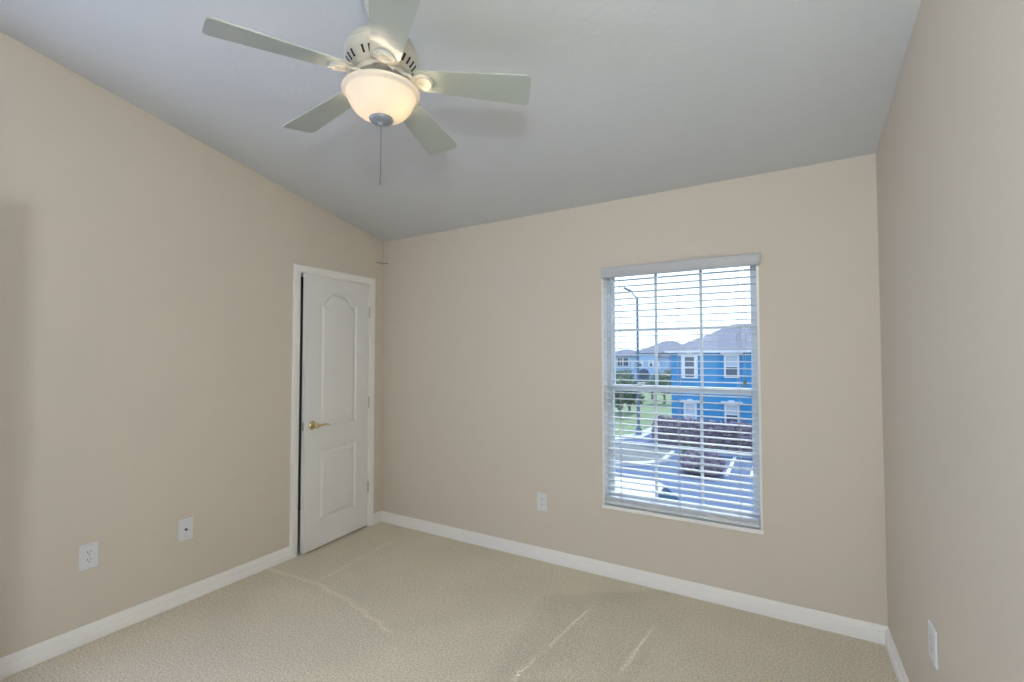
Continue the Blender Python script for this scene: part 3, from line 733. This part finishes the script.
for u, v, lb in ((686, 443, 'small pink-red flower clump left of the grid bar, by the hedge'), (711, 446, 'small pink-red flower clump right of the grid bar, by the hedge')):
    p = at_y(u, v, 21.6); rng = random.Random(u); r = thing('flower_clump', lb, 'flowers', (p.x, 21.6, GZ), group='red flower clumps by the hedge')
    bm = bmesh.new(); hh = p.z-GZ+.1; leaves(bm, rng, (0, 0, hh*.9), (.13, .13, .11), 120, .045); obj('blossom', bm, M['red'], r, recalc=False)
    bm = bmesh.new(); leaves(bm, rng, (0, 0, hh*.4), (.22, .22, hh*.4), 260, .07); obj('foliage', bm, M['leaf'], r, recalc=False)

# street lamp
YL = 26.0; p = at_y(637.2, 297, YL)
sl = thing('street_lamp', 'dark street lamp post with one arm and flat head over the lawn', 'street lamp', (p.x, YL, GZ)); top = p.z-GZ
obj('pole', tube(bmesh.new(), [(0, 0, 0), (0, 0, top*.5), (0, 0, top)], [.10, .085, .075], 12), M['pole'], sl, smooth=60)
obj('base', lathe(bmesh.new(), [(0, .5), (.16, .48), (.2, .1), (.24, 0), (0, 0)], 16), M['pole'], sl, smooth=40)
h = at_y(631.5, 291.5, YL)-Vector((p.x, YL, GZ)); t_ = at_y(624.5, 288.2, YL)-Vector((p.x, YL, GZ))
obj('arm', tube(bmesh.new(), [(0, 0, top-.05), (h.x*.6, 0, top+.12), (h.x, 0, h.z)], .045, 8), M['pole'], sl, smooth=60)
bm = bmesh.new(); d = (t_-h); s = Vector((0, .17, 0)); uu = d.cross(s).normalized()*.07
prism(bm, [h-s*.6-uu, h+s*.6-uu, t_+s-uu, t_-s-uu], uu*2)
obj('lamp_head', bm, M['pole'], sl)

# cars
def car(name, label, loc, rz, L=4.5, Wd=1.8, H=1.45, van=False):
    r = thing(name, label, 'car', loc, rz)
    hw_ = Wd/2; zb = .28
    if van: low = [(-.5, .30), (-.5, .95), (-.47, 1.02), (.25, 1.06), (.46, .92), (.5, .78), (.5, .30)]; gh_ = [(-.47, 1.02), (-.42, .97*H), (-.36, H), (.10, H), (.14, .985*H), (.28, 1.05)]
    else: low = [(-.5, .32), (-.5, .80), (-.47, .92), (-.36, .97), (.24, .96), (.44, .80), (.5, .66), (.5, .30)]; gh_ = [(-.38, .96), (-.27, 1.26), (-.19, .97*H), (-.06, H), (.04, .985*H), (.10, .95*H), (.26, .95)]
    bm = bmesh.new(); prism(bm, [(x*L, -hw_, z) for x, z in low], (0, Wd, 0)); bmesh.ops.bevel(bm, geom=bm.edges[:], offset=.06, segments=3, affect='EDGES')
    body = obj('body', bm, M['carwhite'], r, smooth=50)
    bm = bmesh.new(); n = len(gh_); inn = .20; z0 = min(z for _, z in gh_); zt = max(z for _, z in gh_)
    f = lambda z: hw_-.04-inn*(z-z0)/(zt-z0)
    A = [bm.verts.new((x*L, -f(z), z)) for x, z in gh_]; B = [bm.verts.new((x*L, f(z), z)) for x, z in gh_]
    bm.faces.new(A); bm.faces.new(B[::-1])
    for i in range(n): j = (i+1) % n; bm.faces.new((A[i], B[i], B[j], A[j]))
    bmesh.ops.bevel(bm, geom=bm.edges[:], offset=.03, segments=2, affect='EDGES')
    obj('roof', bm, M['carwhite'], r, smooth=50)
    # glazing: inset panels proud of the cabin
    def pane(nm, pts, out): b_ = bmesh.new(); prism(b_, pts, out); obj(nm, b_, M['carglass'], r)
    for sg in (-1, 1):
        def sp(x, z): return (x*L, sg*(f(z)+.004), z)
        zlo, zhi = z0+.06, zt-.10
        xr = lambda z: [a[0]+(b[0]-a[0])*(z-a[1])/(b[1]-a[1]) for a, b in zip(gh_, gh_[1:]) if min(a[1], b[1]) <= z <= max(a[1], b[1]) and a[1] != b[1]]
        ra, fa = min(xr(zlo)), max(xr(zlo)); rb_, fb = min(xr(zhi)), max(xr(zhi))
        cutsx = [.03, .36, .40, .70, .73, .97]
        for c0, c1 in zip(cutsx[::2], cutsx[1::2]):
            pts = [sp(ra+(fa-ra)*c0, zlo), sp(ra+(fa-ra)*c1, zlo), sp(rb_+(fb-rb_)*c1, zhi), sp(rb_+(fb-rb_)*c0, zhi)]
            pane('side_window', pts, (0, sg*.012, 0))
    def endglass(nm, i, j, out):
        (xa, za), (xb, zb_) = gh_[i], gh_[j]; q = lambda t, k: (L*(xa+(xb-xa)*t)+out[0]*.3, k*(f(za+(zb_-za)*t)-.08), za+(zb_-za)*t+out[2]*.3)
        pane(nm, [q(.10, -1), q(.10, 1), q(.92, 1), q(.92, -1)], out)
    endglass('windshield', n-1, n-2, (.016, 0, .016)); endglass('rear_window', 0, 1, (-.02, 0, .01))
    for x in (-.31, .31):
        for sg in (-1, 1):
            b_ = lathe(bmesh.new(), [(0, .0), (.20, .01), (.215, .03), (.32, .03), (.335, .05), (.335, .20), (.30, .22), (0, .22)], 24)
            bmesh.ops.transform(b_, matrix=Matrix.Translation((x*L, sg*(hw_+.01), .335)) @ Matrix.Rotation(sg*PI/2, 4, 'X'), verts=b_.verts[:])
            obj('wheel', b_, M['tyre'], r, smooth=40)
    for sg in (-1, 1):
        obj('headlamp', nb(.485*L, .505*L, sg*.62-.16, sg*.62+.16, .62, .74, .01), M['lens'], r); obj('tail_lamp', nb(-.508*L, -.488*L, sg*.66-.12, sg*.66+.12, .70, .90, .01), M['red'], r)
    return r
p = at_z(664, 497, GZ+1.76); car('white_van', 'white van with bright roof and dark windshield at the bottom left of the window', (p.x-.95, p.y+.45, GZ), math.radians(2), 4.9, 1.9, 1.78, True)
bpy.context.view_layer.update()
